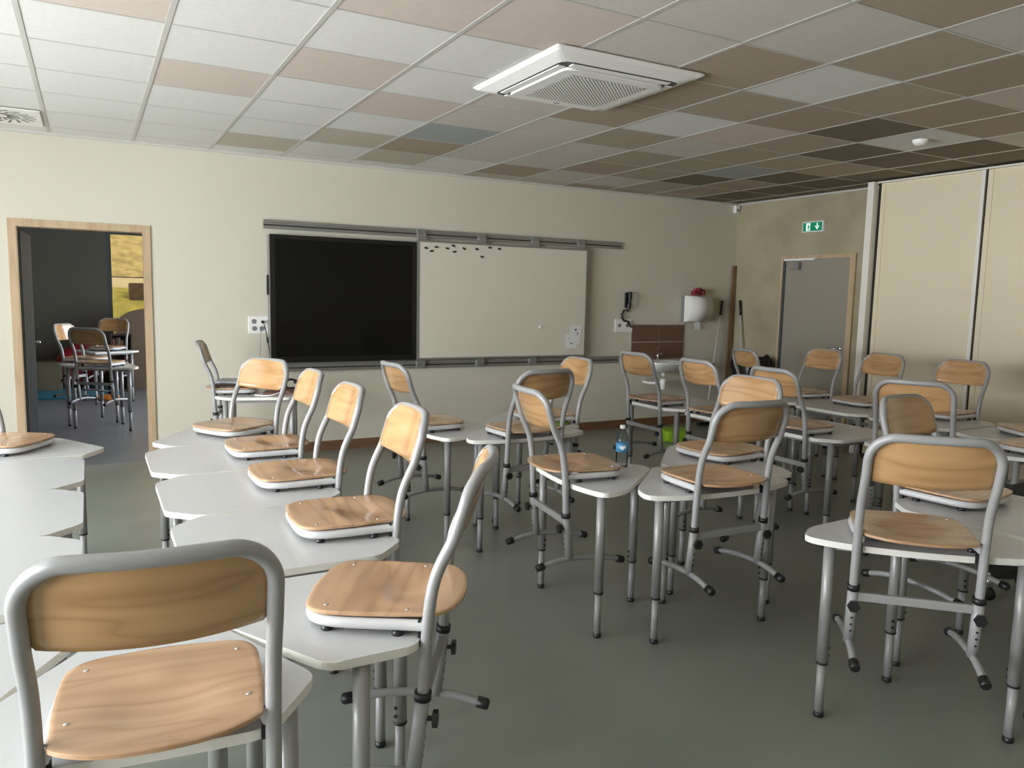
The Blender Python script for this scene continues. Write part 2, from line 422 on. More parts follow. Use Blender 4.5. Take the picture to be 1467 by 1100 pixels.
def loc_on(x, y, deg, lx, ly):
    c, s = math.cos(R(deg)), math.sin(R(deg)); return x+lx*c-ly*s, y+lx*s+ly*c
CHAIRS = [
 (1.081, -2.517, 211, 'chair on the far slanted desk of the left row, front of its back lit'),
 (1.152, -3.235, 180, 'second chair from the whiteboard in the left row, seen half from the side'),
 (1.152, -3.912, 180, 'third chair from the whiteboard in the left row, pale lit back'),
 (1.152, -4.655, 177, 'fourth chair from the whiteboard in the left row, above the nearest chair'),
 (1.030, -5.473, 149, 'chair seen edge-on at lower centre left, back leaning right'),
 (.322, -5.862, 84, 'largest chair, seen from behind at the bottom left'),
 (-.292, -2.594, -30, 'chair cut off by the left edge beside the doorway'),
 (2.115, -4.262, -8, 'chair on the desk with the water bottle'),
 (2.682, -4.885, 87, 'dark-backed chair in the centre facing away, right of the water bottle'),
 (3.330, -4.255, 185, 'chair with the brightest lit back, just behind the centre chair'),
 (1.960, -2.853, 2, 'chair below the screen with seat pointing right'),
 (2.538, -3.421, 95, 'brown-backed chair facing the whiteboard, left of the bottle'),
 (3.088, -2.86, 177, 'lit chair below the lower right corner of the whiteboard'),
 (2.672, -5.762, 46, 'large chair at the lower right seen from behind'),
 (3.488, -5.229, 275, 'small dark chair back showing above the large lower right chair'),
 (4.098, -2.473, 1, 'chair in front of the washbasin'),
 (4.108, -3.173, 357, 'chair left of the brightest lit chair, under the towel dispenser'),
 (4.136, -3.842, 358, 'chair right of the brightest lit chair, in front of the exit door frame'),
 (5.977, -2.555, 176, 'lit chair just below the exit door handle'),
 (5.977, -3.155, 176, 'lit chair in front of the white partition end post'),
 (5.978, -3.832, 180, 'lit chair in front of the partition joint'),
 (4.316, -4.626, 26, 'broad chair frame behind the small dark chair back'),
 (5.772, -4.672, 150, 'chair cut off at the right edge, only its farther seat showing'),
 (5.035, -5.097, 90, 'chair at the right edge whose seat overlaps the slanted desk'),
 (1.126, -.657, 347, 'chair against the front wall left of the screen, seen edge-on'),
 (.250, 1.896, 54, 'front chair in the next room, seen from behind'),
 (.061, 2.693, 330, 'left chair in the next room, partly hidden by the front one'),
 (.480, 4.512, 245, 'rear chair in the next room, before the golden window'),
]
for c in CHAIRS: place_chair(*c)
place_chair(6.018, -1.757, -10, 'small chair near the corner with a black bin behind it', .64)

# ------------------------------------------------------------------ room shell
XL, XR, YB = -3.5, 7.455, -9.7
DX0, DX1, DZ = -.255, .655, 1.995
def wall_with_holes(name, axis, c0, c1, a0, a1, z0, z1, holes, m):
    """axis 'y': wall lies in a plane y=c0..c1 and runs along x; axis 'x' likewise. holes: (a0,a1,z0,z1)"""
    b = MB(); xs = sorted(set([a0, a1]+[h[0] for h in holes]+[h[1] for h in holes])); zs = sorted(set([z0, z1]+[h[2] for h in holes]+[h[3] for h in holes]))
    for i in range(len(xs)-1):
        j = 0
        while j < len(zs)-1:
            def solid(j): 
                mx, mz = (xs[i]+xs[i+1])/2, (zs[j]+zs[j+1])/2
                return not any(h[0] < mx < h[1] and h[2] < mz < h[3] for h in holes)
            if solid(j):
                k = j
                while k < len(zs)-1 and solid(k): k += 1
                if axis == 'y': b.box(xs[i], xs[i+1], c0, c1, zs[j], zs[k], m)
                else: b.box(c0, c1, xs[i], xs[i+1], zs[j], zs[k], m)
                j = k
            else: j += 1
    return struct(b.build(name))
wall_with_holes('wall_front', 'y', 0, .14, XL, XR, 0, CEIL+.1, [(DX0-.02, DX1+.02, -1, DZ+.02)], WALL)
WINS = [(-7.2, -5.55), (-5.35, -3.7), (-3.5, -1.85)]
wall_with_holes('wall_left', 'x', XL-.25, XL, YB, 0, 0, CEIL+.1, [(a, b, .35, 2.4) for a, b in WINS], WALL)
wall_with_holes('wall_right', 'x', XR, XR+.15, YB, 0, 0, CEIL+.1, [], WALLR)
wall_with_holes('wall_back', 'y', YB-.15, YB, XL, XR, 0, CEIL+.1, [], WALL)
struct(MB().box(XL, XR, YB, .14, -.1, 0, FLOOR).build('floor'))
for i, (a, b) in enumerate(WINS):
    w = MB(); x0, x1 = XL-.17, XL-.11
    for (ya, yb, za, zb) in ((a, b, .35, .40), (a, b, 2.35, 2.4), (a, a+.05, .40, 2.35), (b-.05, b, .40, 2.35), ((a+b)/2-.03, (a+b)/2+.03, .40, 2.35)):
        w.box(x0, x1, ya, yb, za, zb, DARKG)
    wo = struct(w.build('window_%d' % (i+1)))
    MB().box(XL-.142, XL-.138, a+.05, b-.05, .40, 2.35, GL).build('pane', wo)

# ceiling tiles: rows run from the front wall towards the camera, letters are the tile colours
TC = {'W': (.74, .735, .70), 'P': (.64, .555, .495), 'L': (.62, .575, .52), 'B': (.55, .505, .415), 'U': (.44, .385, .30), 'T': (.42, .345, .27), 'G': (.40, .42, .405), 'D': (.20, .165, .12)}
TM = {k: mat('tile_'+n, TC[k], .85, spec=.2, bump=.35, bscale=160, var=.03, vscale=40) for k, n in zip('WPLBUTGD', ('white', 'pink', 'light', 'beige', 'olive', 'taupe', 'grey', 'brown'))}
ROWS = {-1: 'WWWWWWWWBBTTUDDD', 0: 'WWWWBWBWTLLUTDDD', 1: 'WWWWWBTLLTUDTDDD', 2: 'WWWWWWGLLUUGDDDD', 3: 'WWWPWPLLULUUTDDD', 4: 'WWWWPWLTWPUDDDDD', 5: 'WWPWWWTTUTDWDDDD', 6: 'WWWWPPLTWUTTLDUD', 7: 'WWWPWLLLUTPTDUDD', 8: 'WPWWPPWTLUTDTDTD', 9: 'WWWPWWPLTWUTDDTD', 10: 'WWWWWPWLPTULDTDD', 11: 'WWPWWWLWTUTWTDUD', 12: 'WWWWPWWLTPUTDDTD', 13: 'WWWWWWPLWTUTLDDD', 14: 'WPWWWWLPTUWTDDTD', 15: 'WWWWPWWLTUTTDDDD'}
cl = MB()
for j, row in ROWS.items():
    ya, yb = (0, -.28) if j < 0 else (-.28-.6*j, max(YB, -.28-.6*(j+1)))
    if ya <= YB: continue
    for k in range(-5, 13):
        ch = row[min(max(k+2, 0), 15)]
        xa, xb = max(XL, .6*k), min(XR, .6*(k+1))
        if xb <= xa: continue
        vs = [cl.bm.verts.new(p) for p in ((xa, ya, CEIL), (xb, ya, CEIL), (xb, yb, CEIL), (xa, yb, CEIL))]
        cl.face(vs, TM[ch])
cl.box(XL, XR, YB, 0, CEIL+.06, CEIL+.12, WALL)
struct(cl.build('ceiling'))
gr = MB()
for k in range(-4, 13): gr.box(.6*k-.012, .6*k+.012, YB, 0, CEIL-.0022, CEIL-.0005, GRID)
for j in range(0, 16):
    y = -.28-.6*j
    if y > YB: gr.box(XL, XR, y-.0075, y+.0075, CEIL-.0018, CEIL-.0008, GRID)
gr.box(XL, XR, -.02, 0, CEIL-.02, CEIL-.0005, GRID); gr.box(XR-.02, XR, YB, 0, CEIL-.02, CEIL-.0005, GRID)
struct(gr.build('trim_1'))
b = MB(); b.box(DX1+.06, XR-.0, -.012, 0, 0, .095, BASEB); b.box(XL, DX0-.06, -.012, 0, 0, .095, BASEB); struct(b.build('baseboard_front'))
b = MB(); b.box(XR-.012, XR, -.755, -.013, 0, .095, BASEB); b.box(XR-.012, XR, -2.16, -1.785, 0, .095, BASEB); struct(b.build('baseboard_right'))

# left doorway
d1 = MB()
d1.box(DX0-.055, DX0, -.012, .15, 0, DZ, FRAMEW); d1.box(DX1, DX1+.055, -.012, .15, 0, DZ, FRAMEW)
d1.box(DX0-.055, DX1+.055, -.012, .15, DZ, DZ+.058, FRAMEW)
door1 = struct(d1.build('door_1'))
M = Matrix.Translation((DX0+.012, .16, 0)) @ Matrix.Rotation(R(-1.5), 4, 'Z')
lf = MB(); lf.box(-.04, 0, .01, .86, .01, DZ-.02, JAMB, M=M)
for k in range(8): lf.box(-.0, .010, .01+.105*k, .05+.105*k, .01, DZ-.02, JAMB, M=M)
leaf = lf.build('door_leaf', door1)
hd = MB(); hd.cyl(M @ Vector((0, .80, 1.02)), M @ Vector((.05, .80, 1.02)), .01, CHROME); hd.tube([M @ Vector((.05, .80, 1.02)), M @ Vector((.052, .74, 1.02)), M @ Vector((.05, .68, 1.02))], .009, CHROME); hd.build('handle', leaf)

# exit door on the right wall
d2 = MB(); x = XR
d2.box(x-.03, x-.001, -1.777, -1.712, 0, 2.018, FRAMEW); d2.box(x-.03, x-.001, -.798, -.762, 0, 2.018, FRAMEW); d2.box(x-.03, x-.001, -1.777, -.762, 2.018, 2.064, FRAMEW)
door2 = struct(d2.build('door_2'))
l2 = MB(); l2.box(x-.018, x-.002, -1.711, -.799, .008, 2.017, DOORG); lf2 = l2.build('door_leaf', door2)
l3 = MB(); l3.box(x-.032, x-.018, -.835, -.799, .008, 2.017, DARKG); l3.build('hinge_strip', lf2)
h = MB(); h.cyl((x-.018, -1.645, 1.03), (x-.065, -1.645, 1.03), .010, CHROME); h.tube([(x-.065, -1.645, 1.03), (x-.068, -1.58, 1.03), (x-.06, -1.515, 1.028)], .009, CHROME)
h.lathe([(.026, 0), (.026, .008), (.01, .01)], CHROME, 18, Matrix.Translation((x-.018, -1.645, 1.03)) @ Matrix.Rotation(-PI/2, 4, 'Y'))
h.lathe([(.026, 0), (.026, .008), (.008, .01)], CHROME, 18, Matrix.Translation((x-.018, -1.645, .95)) @ Matrix.Rotation(-PI/2, 4, 'Y')); h.build('handle', lf2)
c = MB(); c.box(x-.055, x-.03, -1.26, -.83, 2.005, 2.028, PLASTW, .003)
c.box(x-.075, x-.02, -1.06, -.99, 1.90, 1.985, PLASTG, .004); c.bar((x-.05, -.86, 1.985), (x-.05, -1.02, 1.985), .012, .012, ALU); c.bar((x-.05, -.86, 1.915), (x-.05, -1.02, 1.915), .012, .012, ALU)
c.build('door_closer', lf2)

# folding partition on the right
pt = thing('folding_partition', 'white folding partition of tall panels along the right side', 'partition', (7.09, -2.2, 0))
def pbox(nm, x0, x1, y0, y1, z0, z1, m, bev=0.): return MB().box(x0-7.09, x1-7.09, y0+2.2, y1+2.2, z0, z1, m, bev).build(nm, pt)
pbox('end_post', 7.025, 7.09, -2.235, -2.165, .005, CEIL-.022, POSTW, .004)
pbox('infill', 7.22, XR-.002, -2.30, -2.18, .005, CEIL-.022, PANEL)
pbox('seal', 7.10, 7.22, -2.262, -2.236, .005, CEIL-.03, BLACK)
pbox('top_rail', 7.075, 7.24, -9.6, -2.24, CEIL-.035, CEIL-.021, POSTW)
for k in range(7):
    ya, yb = -2.265-1.03*k, -2.265-1.03*(k+1)
    p = pbox('panel', 7.10, 7.19, yb+.022, ya, .012, CEIL-.037, PANEL, .002)
    MB().box(7.088-7.09, 7.10-7.09, yb+.018+2.2, yb+.05+2.2, .012, CEIL-.037, EDGE, .003).build('edge_profile', p)
    MB().box(7.092-7.09, 7.10-7.09, ya-.05+2.2, ya-.035+2.2, .012, CEIL-.037, PANEL, .002).build('edge_profile', p)
    pbox('joint_shade_strip', 7.12, 7.18, yb+.001, yb+.021, .012, CEIL-.037, BLACK)  # black strip stands in for the shadowed gap beside each profile

# ------------------------------------------------------------------ front wall: screen, board, rails
s = thing('interactive_screen', 'large black interactive screen on the front wall', 'screen', (1.678, -.1, .872))
w_, h_ = 1.412, 1.166
MB().box(0, w_, 0, .09, 0, h_, BEZEL, .004).build('bezel', s)
MB().box(.045, w_-.045, -.003, -.0002, .055, h_-.04, SCREEN).build('display_panel', s)
MB().box(-.006, -.0005, -.001, .085, 0, h_, ALU).build('side_trim', s)
MB().box(-.022, -.007, .02, .06, .62, .80, BEZEL, .003).build('speaker', s)
wb = thing('whiteboard', 'wide whiteboard with black magnets on the front wall', 'whiteboard', (3.098, -.1, .873))
W2, H2 = 2.022, 1.188
MB().box(.02, W2-.012, .0, .022, .018, H2-.018, WBOARD).build('writing_surface', wb)
f = MB(); f.box(0, .02, -.006, .028, 0, H2, ALU, .002); f.box(W2-.012, W2, -.006, .028, 0, H2, ALU, .002); f.box(.02, W2-.012, -.006, .028, H2-.018, H2, ALU, .002); f.box(.02, W2-.012, -.006, .028, 0, .018, ALU, .002); f.build('frame', wb)
def rail(nm, label, x0, x1, z0, z1, brackets, up):
    t = thing(nm, label, 'rail', (x0, -.0005, z0)); L = x1-x0; hh = z1-z0
    r = MB(); r.box(0, L, -.040, 0, 0, hh*.30, ALU, .002); r.box(0, L, -.040, 0, hh*.70, hh, ALU, .002); r.box(0, L, -.026, 0, hh*.30, hh*.70, ALU); r.build('profile', t)
    r = MB(); r.box(0, L, -.0275, -.0262, hh*.34, hh*.5, ALUD); r.build('groove', t)
    for bx in brackets:
        bx -= x0; q = MB(); q.box(bx-.05, bx+.05, -.062, -.0405, .004, hh-.004, ALU, .003)
        for k in range(3): q.bar((bx-.04+.025*k, -.064, .006 if not up else hh-.006), (bx+.01+.025*k, -.064, hh-.008 if not up else .008), .004, .008, PLASTG)
        if up: q.box(bx-.045, bx+.045, -.075, -.0625, -.035, .03, ALU, .002)
        else: q.box(bx-.045, bx+.045, -.073, -.0625, hh*.5, hh+.012, ALU, .002)
        q.build('bracket', t)
rail('wall_rail', 'grey aluminium rail above the screen and whiteboard', 1.64, 5.63, 2.09, 2.168, (3.16, 3.83, 4.47, 5.06), True)
rail('wall_rail', 'grey aluminium rail below the screen and whiteboard', 1.73, 5.64, .782, .860, (3.16, 3.83, 4.47, 5.06), False)
C_CAM = Vector((.237029, -7.304, 1.523))
def magnet(x, z, a):
    m = MB(); m.box(-.018, .018, -.008, 0, -.009, .009, BLACK, .003); o = m.build('magnet'); o.location = (x, -.1003, z); o.rotation_euler = (0, R(a), 0)
    tag(o, 'small black magnet in the scatter at the whiteboard\'s upper left corner', 'magnet', 'black magnets on the whiteboard')
for x, z, a in ((3.19, 1.985, 12), (3.25, 1.958, -5), (3.30, 2.000, 0), (3.42, 1.992, 8), (3.50, 1.962, -4), (3.485, 2.022, 20), (3.605, 1.998, 30), (3.75, 2.000, 15), (3.90, 2.022, 0), (3.81, 1.925, 15), (4.01, 2.015, 5)): magnet(x, z, a)
m = MB(); m.lathe([(.016, 0), (.016, .010), (.010, .014)], PLASTW, 14, Matrix.Rotation(PI/2, 4, 'X')); o = m.build('magnet', None, (4.53, -.1003, 1.20)); tag(o, 'single round white magnet in the lower middle of the whiteboard', 'magnet')
def paper(x0, x1, z0, z1, rot, y, label, marks):
    p = MB(); cx, cz = (x0+x1)/2, (z0+z1)/2
    p.box(x0-cx, x1-cx, -.0006, 0, z0-cz, z1-cz, PAPER)
    for (a, b_, r1, r2) in marks:
        p.prism([(r1*math.cos(k*PI/4)+.3*r1*math.cos(3*k), r2*math.sin(k*PI/4)+.3*r2*math.sin(2*k)) for k in range(8)], 0, .0003, BLACK, M=Matrix.Translation((a, -.0008, b_)) @ Matrix.Rotation(PI/2, 4, 'X'))
    o = p.build('paper_sheet', None, (cx, y, cz)); o.rotation_euler = (0, R(rot), 0); tag(o, label, 'paper')
paper(4.86, 5.01, .965, 1.13, -4, -.1012, 'lower white sheet with a black drawing at the whiteboard\'s right', [(.01, .0, .022, .035), (-.02, .03, .01, .01)])
paper(4.915, 5.06, 1.02, 1.225, 6, -.1028, 'upper white sheet with small black marks at the whiteboard\'s right', [(.0, .05, .014, .012), (.03, .01, .006, .02)])

def socket_plate(label, x0, x1, z0, z1, rows):
    t = thing('wall_socket', label, 'socket', (x0, -.0005, z0)); w, hh = x1-x0, z1-z0
    p = MB(); p.box(0, w, -.012, 0, 0, hh, PLASTW, .003); p.build('plate', t)
    for r_, cz in rows:
        for cx in r_:
            q = MB(); q.lathe([(.022, 0), (.022, .002), (.017, .002), (.016, -.004)], PLASTG, 18, Matrix.Translation((cx*w, -.0125, cz*hh)) @ Matrix.Rotation(PI/2, 4, 'X'))
            q.build('outlet', t)
    return t
socket_plate('square white double socket plate left of the screen', 1.50, 1.672, 1.137, 1.296, [((.30, .68), .30), ((.28,), .70)])
c = MB(); c.cyl((1.62, -.013, 1.245), (1.62, -.045, 1.245), .013, BLACK); c.tube(smooth_path([(1.62, -.045, 1.245), (1.635, -.06, 1.20), (1.655, -.05, 1.10), (1.66, -.045, 1.06), (1.672, -.07, .97), (1.678, -.08, .85), (1.65, -.30, .73), (1.60, -.45, .70)]), .0042, BLACK, 8)
c.cyl((1.655, -.05, 1.105), (1.662, -.046, 1.06), .009, BLACK); tag(c.build('power_cable'), 'black power cable hanging from the socket beside the screen', 'cable')
c = MB(); c.tube(smooth_path([(1.60, -.014, 1.17), (1.60, -.05, 1.12), (1.595, -.04, 1.0), (1.585, -.05, .86), (1.55, -.25, .73), (1.50, -.42, .697)]), .0022, PLASTG, 8); tag(c.build('thin_cable'), 'thin grey cable hanging from the socket beside the screen', 'cable')
socket_plate('white socket plate right of the whiteboard', 5.60, 5.85, 1.14, 1.29, [((.25,), .5), ((.7,), .5)])
socket_plate('small white wall plate behind the telephone handset', 5.785, 5.90, 1.425, 1.59, [])
t = thing('telephone_handset', 'black telephone handset hanging on the front wall', 'telephone', (5.76, -.02, 1.40))
MB().box(-.03, .03, -.004, .019, .02, .2, BLACK, .004).build('cradle', t)
g = MB(); g.tube(smooth_path([(0, -.022, .015), (.003, -.033, .07), (.008, -.034, .13), (.012, -.024, .205)]), [.026]*7+[.02]*5+[.026]*7, BLACK, 12); g.build('receiver', t)
g = MB(); pts = []
for k in range(90):
    a = k*.8; u = k/89; cx, cz = (-.06+.02*math.sin(u*5), -.02-.16*u) if u < .6 else (-.04+.1*(u-.6)/.4, -.116-.09*(u-.6)/.4)
    pts.append((cx+.065*math.cos(u*9)*(1-u)+.008*math.cos(a), -.013+.008*math.sin(a), cz+.05*math.sin(u*9)*(1-u)))
g.tube(pts, .0095, BLACK, 6); g.build('cord', t)

# washbasin corner
t = thing('tiled_splashback', 'brown tiled splashback above the washbasin', 'splashback', (5.825, -.001, .80))
MB().box(0, .83, -.008, 0, 0, .435, GROUT).build('grout_bed', t)
for i in range(2):
    for j in range(2): MB().box(.022+.402*i, .416+.402*i, -.0125, -.0081, .012+.209*j, .214+.209*j, TILEB, .001).build('tile', t)
t = thing('washbasin', 'white wall-hung washbasin below the brown tiles', 'sink', (6.15, -.002, .80))
bs = MB(); n = 28
def ring(rx, ry, z, cy=-.24):
    o = []
    for k in range(n):
        a = 2*PI*k/n; c_, s_ = math.cos(a), math.sin(a)
        o.append(bs.bm.verts.new((rx*math.copysign(abs(c_)**.6, c_), cy+ry*math.copysign(abs(s_)**.6, s_), z)))
    return o
rs = [ring(.12, .08, -.13, -.2), ring(.22, .17, -.09, -.22), ring(.275, .225, -.02), ring(.28, .232, .0), ring(.272, .226, .008), ring(.235, .165, .004, -.26), ring(.19, .13, -.07, -.26), ring(.05, .05, -.095, -.25)]
for a, b_ in zip(rs, rs[1:]):
    for k in range(n): bs.face([a[k], a[(k+1) % n], b_[(k+1) % n], b_[k]], CERAM, True)
bs.face(rs[0], CERAM); bs.face(rs[-1], CERAM); bs.build('basin', t)
q = MB(); q.cyl((.05, -.07, .006), (.05, -.07, .10), .014, CHROME); q.tube(smooth_path([(.05, -.07, .075), (.03, -.13, .10), (.015, -.19, .085)]), .010, CHROME, 10); q.bar((.05, -.07, .105), (.085, -.06, .16), .012, .008, CHROME); q.build('faucet', t)
q = MB(); q.cyl((0, -.25, -.09), (0, -.25, -.17), .022, CERAM); q.lathe([(.03, 0), (.036, .01), (.036, .12), (.03, .13)], CERAM, 16, Matrix.Translation((0, -.25, -.33)))
q.tube(smooth_path([(0, -.25, -.24), (-.06, -.22, -.25), (-.1, -.15, -.26), (-.1, -.01, -.26)]), .018, CERAM, 10); q.build('siphon', t)
t = thing('towel_dispenser', 'white paper towel dispenser on the front wall', 'dispenser', (6.76, -.001, 1.26))
q = MB(); q.box(-.165, .165, -.06, 0, 0, .315, PLASTG, .008); q.build('back_shell', t)
pr_ = [(-.06, .0), (-.13, .02), (-.185, .10), (-.205, .17), (-.195, .255), (-.165, .31), (-.06, .322)]
q = MB(); A = [q.bm.verts.new((-.17, y, z)) for y, z in pr_]; B = [q.bm.verts.new((.17, y, z)) for y, z in pr_]
q.face(A, PLASTW); q.face(B[::-1], PLASTW)
for k in range(len(pr_)): q.face([A[k], A[(k+1) % len(pr_)], B[(k+1) % len(pr_)], B[k]], PLASTW, k not in (len(pr_)-1,))
q.box(.085, .13, -.158, -.135, .035, .047, PLASTG); q.build('cover', t)
MB().box(-.01, .085, -.075, -.0735, -.09, .005, PAPER).build('paper_towel', t)
q = MB()
for k in range(26):
    a = random.uniform(0, 2*PI); rr = random.uniform(.02, .13); q.tube(smooth_path([(rr*math.cos(a), .5*rr*math.sin(a), .002+.012*random.random()), (.8*rr*math.cos(a+1), .5*rr*math.sin(a+1), .05+.05*random.random()), (.7*rr*math.cos(a+2.2), .4*rr*math.sin(a+2.2), .006)], 3), .006, RED if k % 4 else BLACK, 6)
o = q.build('cloth_bundle', None, (6.77, -.10, 1.584)); tag(o, 'crumpled red net bundle on top of the towel dispenser', 'cloth')

q = MB(); q.bar((7.33, -.065, .005), (7.425, -.02, 1.97), .062, .022, BROOM, .002); tag(q.build('wooden_plank'), 'long brown wooden plank leaning in the corner', 'plank')
def broom(label, foot, top, col=PLASTW):
    t = thing('broom', label, 'broom', foot); d = Vector(top)-Vector(foot)
    a = Vector((0, 0, .05)); MB().cyl(a, d, .0115, POLE, 10).build('pole', t)
    MB().cyl(d*.89, d*1.01, .0155, BLACK, 10).build('grip', t)
    MB().cyl(a+(d-a)*.44, a+(d-a)*.48, .015, BLACK, 10).build('clamp', t)
    MB().box(-.13, .13, -.025, .025, .012, .055, BLACK, .006).build('head', t)
broom('broom leaning left of the plank in the corner', (6.80, -.30, 0), (7.235, -.025, 1.51))
broom('broom leaning right of the plank in the corner', (7.30, -.42, 0), (7.43, -.14, 1.52))
t = thing('waste_bin', 'black bin with liner standing by the exit door', 'bin', (7.19, -.60, 0))
MB().lathe([(.15, 0), (.16, .01), (.20, .70), (.19, .70), (.15, .02)], BLACK, 24).build('body', t)
q = MB(); n = 30; rings = []
for (rr, z, w) in ((.204, .50, .01), (.212, .66, .014), (.235, .82, .03), (.20, .86, .05), (.15, .78, .03), (.10, .6, .02)):
    rings.append([q.bm.verts.new(((rr+w*math.sin(5*k)*random.uniform(.4, 1))*math.cos(2*PI*k/n), (rr+w*math.sin(5*k))*math.sin(2*PI*k/n), z+w*.8*math.sin(3.3*k))) for k in range(n)])
for a, b_ in zip(rings, rings[1:]):
    for k in range(n): q.face([a[k], a[(k+1) % n], b_[(k+1) % n], b_[k]], BIN, True)
q.face(rings[-1], BIN); q.build('liner', t)

# exit sign, alarm, detector, ceiling unit, vent
EXG = emis('exit_green', (.0, .17, .085), .35); EXW = emis('exit_white', (.75, .85, .8), .5)
t = thing('exit_sign', 'green exit sign with running figure above the exit door', 'sign', (XR-.001, -1.2, 2.378))
MB().box(-.045, 0, -.145, .145, -.06, .06, PLASTW, .005).build('housing', t)
q = MB(); q.box(-.047, -.0452, -.13, .13, -.047, .047, EXG); fx = -.0485
def quad(pts, m): q.face([q.bm.verts.new((fx, y, z)) for y, z in pts], m)
quad([(.085, -.042), (.085, .04), (.03, .04), (.03, -.042)], EXW)           # doorway
fx = -.049
quad([(.066, .018), (.066, .032), (.053, .032), (.053, .018)], EXG)
quad([(.068, .014), (.046, .016), (.042, -.010), (.060, -.012)], EXG)
quad([(.060, -.010), (.048, -.010), (.036, -.036), (.046, -.038)], EXG); quad([(.060, -.010), (.052, -.014), (.066, -.036), (.076, -.034)], EXG)
quad([(.048, .014), (.040, .010), (.032, -.006), (.038, -.008)], EXG)
quad([(-.060, -.002), (-.060, .036), (-.072, .036), (-.072, -.002)], EXW); quad([(-.038, .004), (-.048, .010), (-.066, -.018), (-.066, -.036)], EXW); quad([(-.094, .004), (-.084, .010), (-.066, -.018), (-.066, -.036)], EXW)
q.build('sign_face', t)
t = thing('motion_sensor', 'small white sensor box high in the corner', 'sensor', (7.40, -.001, 2.62)); MB().box(-.035, .035, -.05, 0, 0, .095, PLASTW, .006).build('housing', t); MB().box(-.02, .02, -.053, -.0505, .02, .05, PLASTG, .001).build('lens', t)
q = MB(); q.lathe([(.0, -.045), (.03, -.045), (.048, -.03), (.055, -.012), (.055, -.0065)], PLASTW, 24); o = q.build('smoke_detector', None, (5.65, -3.62, CEIL)); tag(o, 'round white smoke detector on a white ceiling tile', 'smoke detector')

ax0, ax1, ay0, ay1 = 2.25, 3.19, -4.027, -3.085; acx, acy = (ax0+ax1)/2, (ay0+ay1)/2; hw = .47
t = thing('air_conditioner', 'square white ceiling cassette air conditioner', 'air conditioner', (acx, acy, CEIL))
GAPG = mat('gap_grey', (.10, .10, .095), .6)
GR2 = mat('grille_shade', (.30, .295, .28), .5)
def sq(h_, z, r=.02):
    return [(x, y, z) for x, y in round_poly([(h_, h_), (-h_, h_), (-h_, -h_), (h_, -h_)], r, 3)]
q = MB(); lv = [[q.bm.verts.new(p) for p in sq(hw, -.007)], [q.bm.verts.new(p) for p in sq(hw, -.014)], [q.bm.verts.new(p) for p in sq(hw-.02, -.026)], [q.bm.verts.new(p) for p in sq(hw-.092, -.048, .06)]]
for a, b_ in zip(lv, lv[1:]):
    for k in range(len(a)): q.face([a[k], a[(k+1) % len(a)], b_[(k+1) % len(a)], b_[k]], PLASTW)
q.face(lv[0], PLASTW); q.face(lv[-1], GAPG); q.build('surround', t)
q = MB(); hh = .318
q.prism(round_poly([(hh, hh), (-hh, hh), (-hh, -hh), (hh, -hh)], .05), -.066, -.0485, PLASTW, PLASTW, .006); gp = q.build('grille_panel', t)
q = MB()
for k in range(-19, 20):
    c_ = k*.024; a = max(-.24, -.24-c_); b_ = min(.24, .24-c_)
    if b_-a > .02: q.bar((a, a+c_, -.0676), (b_, b_+c_, -.0676), .0095, .001, PLASTW)
q.box(-.245, .245, -.245, .245, -.0672, -.0662, GR2); q.build('louvres', gp)
for k in range(4):
    M = Matrix.Rotation(k*PI/2, 4, 'Z'); q = MB(); q.box(-.315, .315, .328, .368, -.056, -.0505, PLASTW, .002, M); q.build('air_flap', t)
MB().box(-.02, .02, .285, .30, -.0672, -.0662, PLASTG).build('badge', gp)

t = thing('ceiling_vent', 'white ceiling air vent with radial black slots', 'vent', (-.30, -.58, CEIL-.0008))
MB().box(-.28, .28, -.29, .29, -.012, -.0055, PLASTW, .002).build('plate', t)
q = MB()
for k in range(20):
    a = 2*PI*k/20
    for r0, r1, da in ((.07, .15, 0), (.165, .245, .12)):
        p0 = Vector((r0*math.cos(a+da), r0*math.sin(a+da), -.0125)); p1 = Vector((r1*math.cos(a+da+.25), r1*math.sin(a+da+.25), -.0125)); q.bar(p0, p1, .016, .001, BLACK)
q.build('slots', t)

# ------------------------------------------------------------------ things on the desks and floor
t = thing('water_bottle', 'clear plastic water bottle with a blue label on a desk', 'bottle', (2.545, -4.262, H))
MB().lathe([(.012, 0), (.029, .003), (.031, .012), (.0295, .03), (.031, .045), (.029, .06), (.031, .075), (.031, .125), (.029, .145), (.022, .17), (.013, .185), (.0125, .196)], WATERG, 24).build('body', t)
MB().lathe([(.0318, 0), (.0318, .046)], BLUEL, 24, Matrix.Translation((0, 0, .077))).build('wrapper', t)
MB().lathe([(.0145, 0), (.0145, .014), (.013, .017)], PLASTW, 18, Matrix.Translation((0, 0, .193))).build('cap', t)
q = MB(); 
for k, (a, z) in enumerate(((3.95, .10), (4.15, .097), (4.4, .103))): q.box(-.006, .006, -.0004, .0004, -.006, .008, PLASTW, M=Matrix.Translation((.0322*math.cos(a), .0322*math.sin(a), z)) @ Matrix.Rotation(a+PI/2, 4, 'Z'))
q.build('label_print', t)
for k, (x, y, a) in enumerate(((2.93, -3.06, 25), (2.94, -3.09, 18))):
    q = MB(); q.cyl((-.07, 0, .008), (.06, 0, .008), .0075, GREEN if k == 0 else MATS['lime_fabric']); q.cyl((.06, 0, .008), (.075, 0, .008), .0075, BLACK)
    o = q.build('felt_pen', None, (x, y, H), R(a)); tag(o, ('green felt pen nearest the seat on the desk below the whiteboard' if k == 0 else 'second green felt pen on the desk below the whiteboard'), 'pen')
